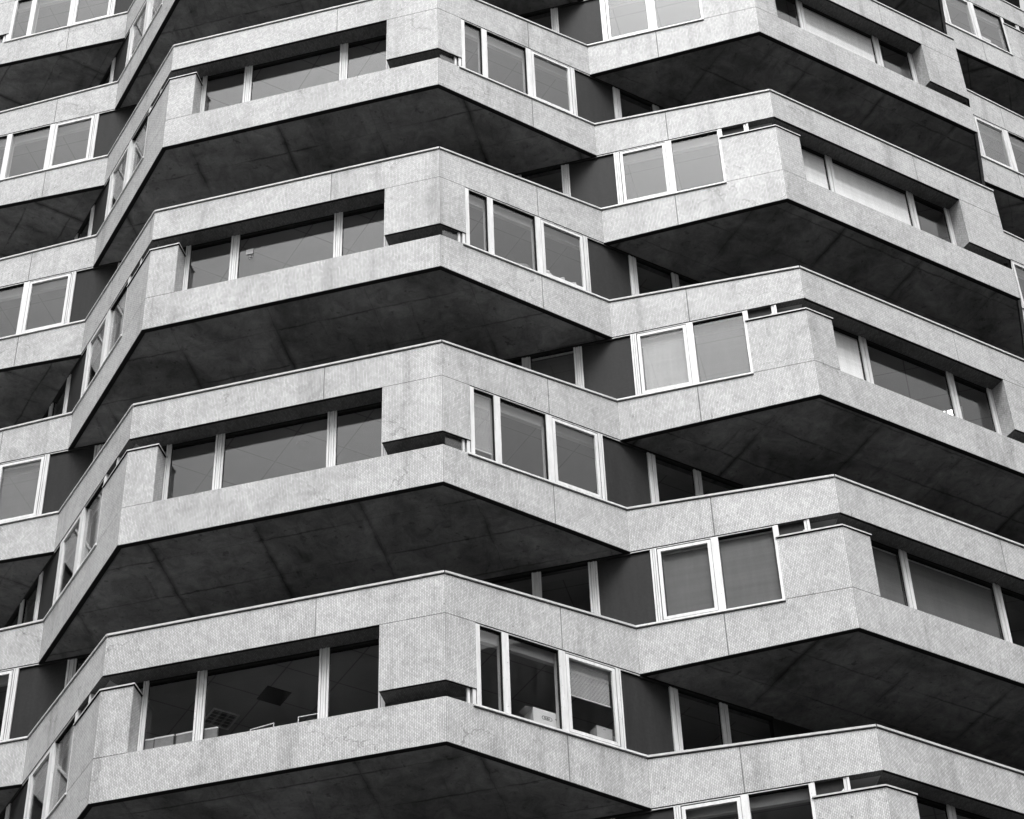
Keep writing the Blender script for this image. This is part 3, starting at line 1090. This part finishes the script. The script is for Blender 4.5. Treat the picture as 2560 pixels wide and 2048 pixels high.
chair(-2.96, .66, 4, 'grey chair back half hidden by the recess post, leftmost of the four')
chair(-2.52, .66, 0, 'grey chair back second from the left behind the short pane')
chair(-2.05, .66, -3, 'grey chair back touching the white post, in the short pane')
chair(-1.56, .66, 2, 'grey chair back standing alone right of the white post')

def wire_rack(u0, u1, d, z0, z1, lab):
    loc, rz = place(FR90, (u0 + u1) / 2, d, zfl)
    r = root('wire_rack', loc, rz, lab, 'rack', 'bent wire racks')
    w = (u1 - u0) / 2
    h0, h1 = z0 - (ZL - .43), z1 - (ZL - .43)
    m = MB()
    q = .008
    m.box(LOC, -w - q, -w + q, -q, q, 0, h0, M_STEEL)
    m.box(LOC, w - q, w + q, -q, q, 0, h1, M_STEEL)
    m.slope(LOC, -w - q, w + q, -q, q, h0, h1, h0 + 2 * q, h1 + 2 * q, M_STEEL)
    m.build('hoop', r)
    m = MB()
    m.box(LOC, -w + q + .001, w - q - .001, -q, q, .25, .27, M_STEEL)
    m.box(LOC, -w - .02, -w + .02, -.15, .15, -.0, .012, M_STEEL) if False else None
    m.build('cross_wire', r)
    for x in (-w, w):
        m = MB()
        m.box(LOC, x - q, x + q, -.18, -q - .001, 0, 2 * q, M_STEEL)
        m.box(LOC, x - q, x + q, q + .001, .18, 0, 2 * q, M_STEEL)
        m.build('foot', r)
wire_rack(-.60, -.10, .62, -2.66, -2.60, 'low thin wire hoop rising just above the sill of the long pane')
wire_rack(.43, .85, .62, -2.56, -2.56, 'taller thin wire hoop beside the right white post')

# cartons on the window board at the top right
zt = G + 19.8 + ZL - .012
for i, (t, w, h, lab) in enumerate(((2.30, .19, .62, 'taller white carton on the sill at the top right corner'), (1.99, .15, .48, 'lower white carton right of the taller one at the top right corner'))):
    loc, rz = place(FR45, HL - t, .20, zt)
    r = root('cardboard_box', loc, rz, lab, 'box')
    m = MB()
    m.box(LOC, -w, w, 0, .3, 0, h * .8, M_CARD)
    m.build('carton', r)
    m = MB()
    m.box(LOC, -w - .006, w + .006, -.006, .306, h * .8 + .001, h, M_CARD)
    m.build('lid', r)

# ceiling fittings
def ceiling_light(x, y, zc, ang, lit, lab):
    r = root('ceiling_light', (x, y, zc + ZS + .05), R(ang), lab, 'light')
    m = MB()
    for a, b, c, e in ((-.31, -.28, -.31, .31), (.28, .31, -.31, .31), (-.28, .28, -.31, -.28), (-.28, .28, .28, .31)):
        m.box(LOC, a, b, c, e, -.03, -.001, M_MET)
    m.build('frame', r)
    if lit:
        mt, t, b, o = new_mat('lit_tube')
        b.inputs['Emission Color'].default_value = (1, 1, 1, 1)
        b.inputs['Emission Strength'].default_value = 2.2
    m = MB()
    for i in range(3):
        x0 = -.26 + .19 * i
        m.box(LOC, x0, x0 + .12, -.27, .27, -.022, -.006, mt if lit else M_FOLD)
    m.build('tube', r)
    m = MB()
    for i in range(5):
        m.box(LOC, -.279, .279, -.24 + .12 * i, -.235 + .12 * i, -.028, -.023, M_MET)
    m.build('louvre', r)
ceiling_light(-1.98, -18.15, A3, 45, False, 'unlit louvred ceiling light seen through the lowest long pane')
ceiling_light(14.72, -11.72, G - 3.3, 0, True, 'brightly lit ceiling lamp behind the recessed window on the right')
m = MB()
m.prism([(-.60 + .40 * math.cos(R(a)), -18.62 + .40 * math.sin(R(a))) for a in (0, 90, 180, 270)], A3 + ZS + .042, A3 + ZS + .049, M_DARK)
m.build('ceiling_hatch', tower)
m = MB()
m.prism([(-.025 + .16 * math.cos(R(a)), -19.05 + .16 * math.sin(R(a))) for a in range(0, 360, 15)], G - 6.6 + ZS + .02, G - 6.6 + ZS + .049, M_CHAIR)
m.build('ceiling_vent', tower)
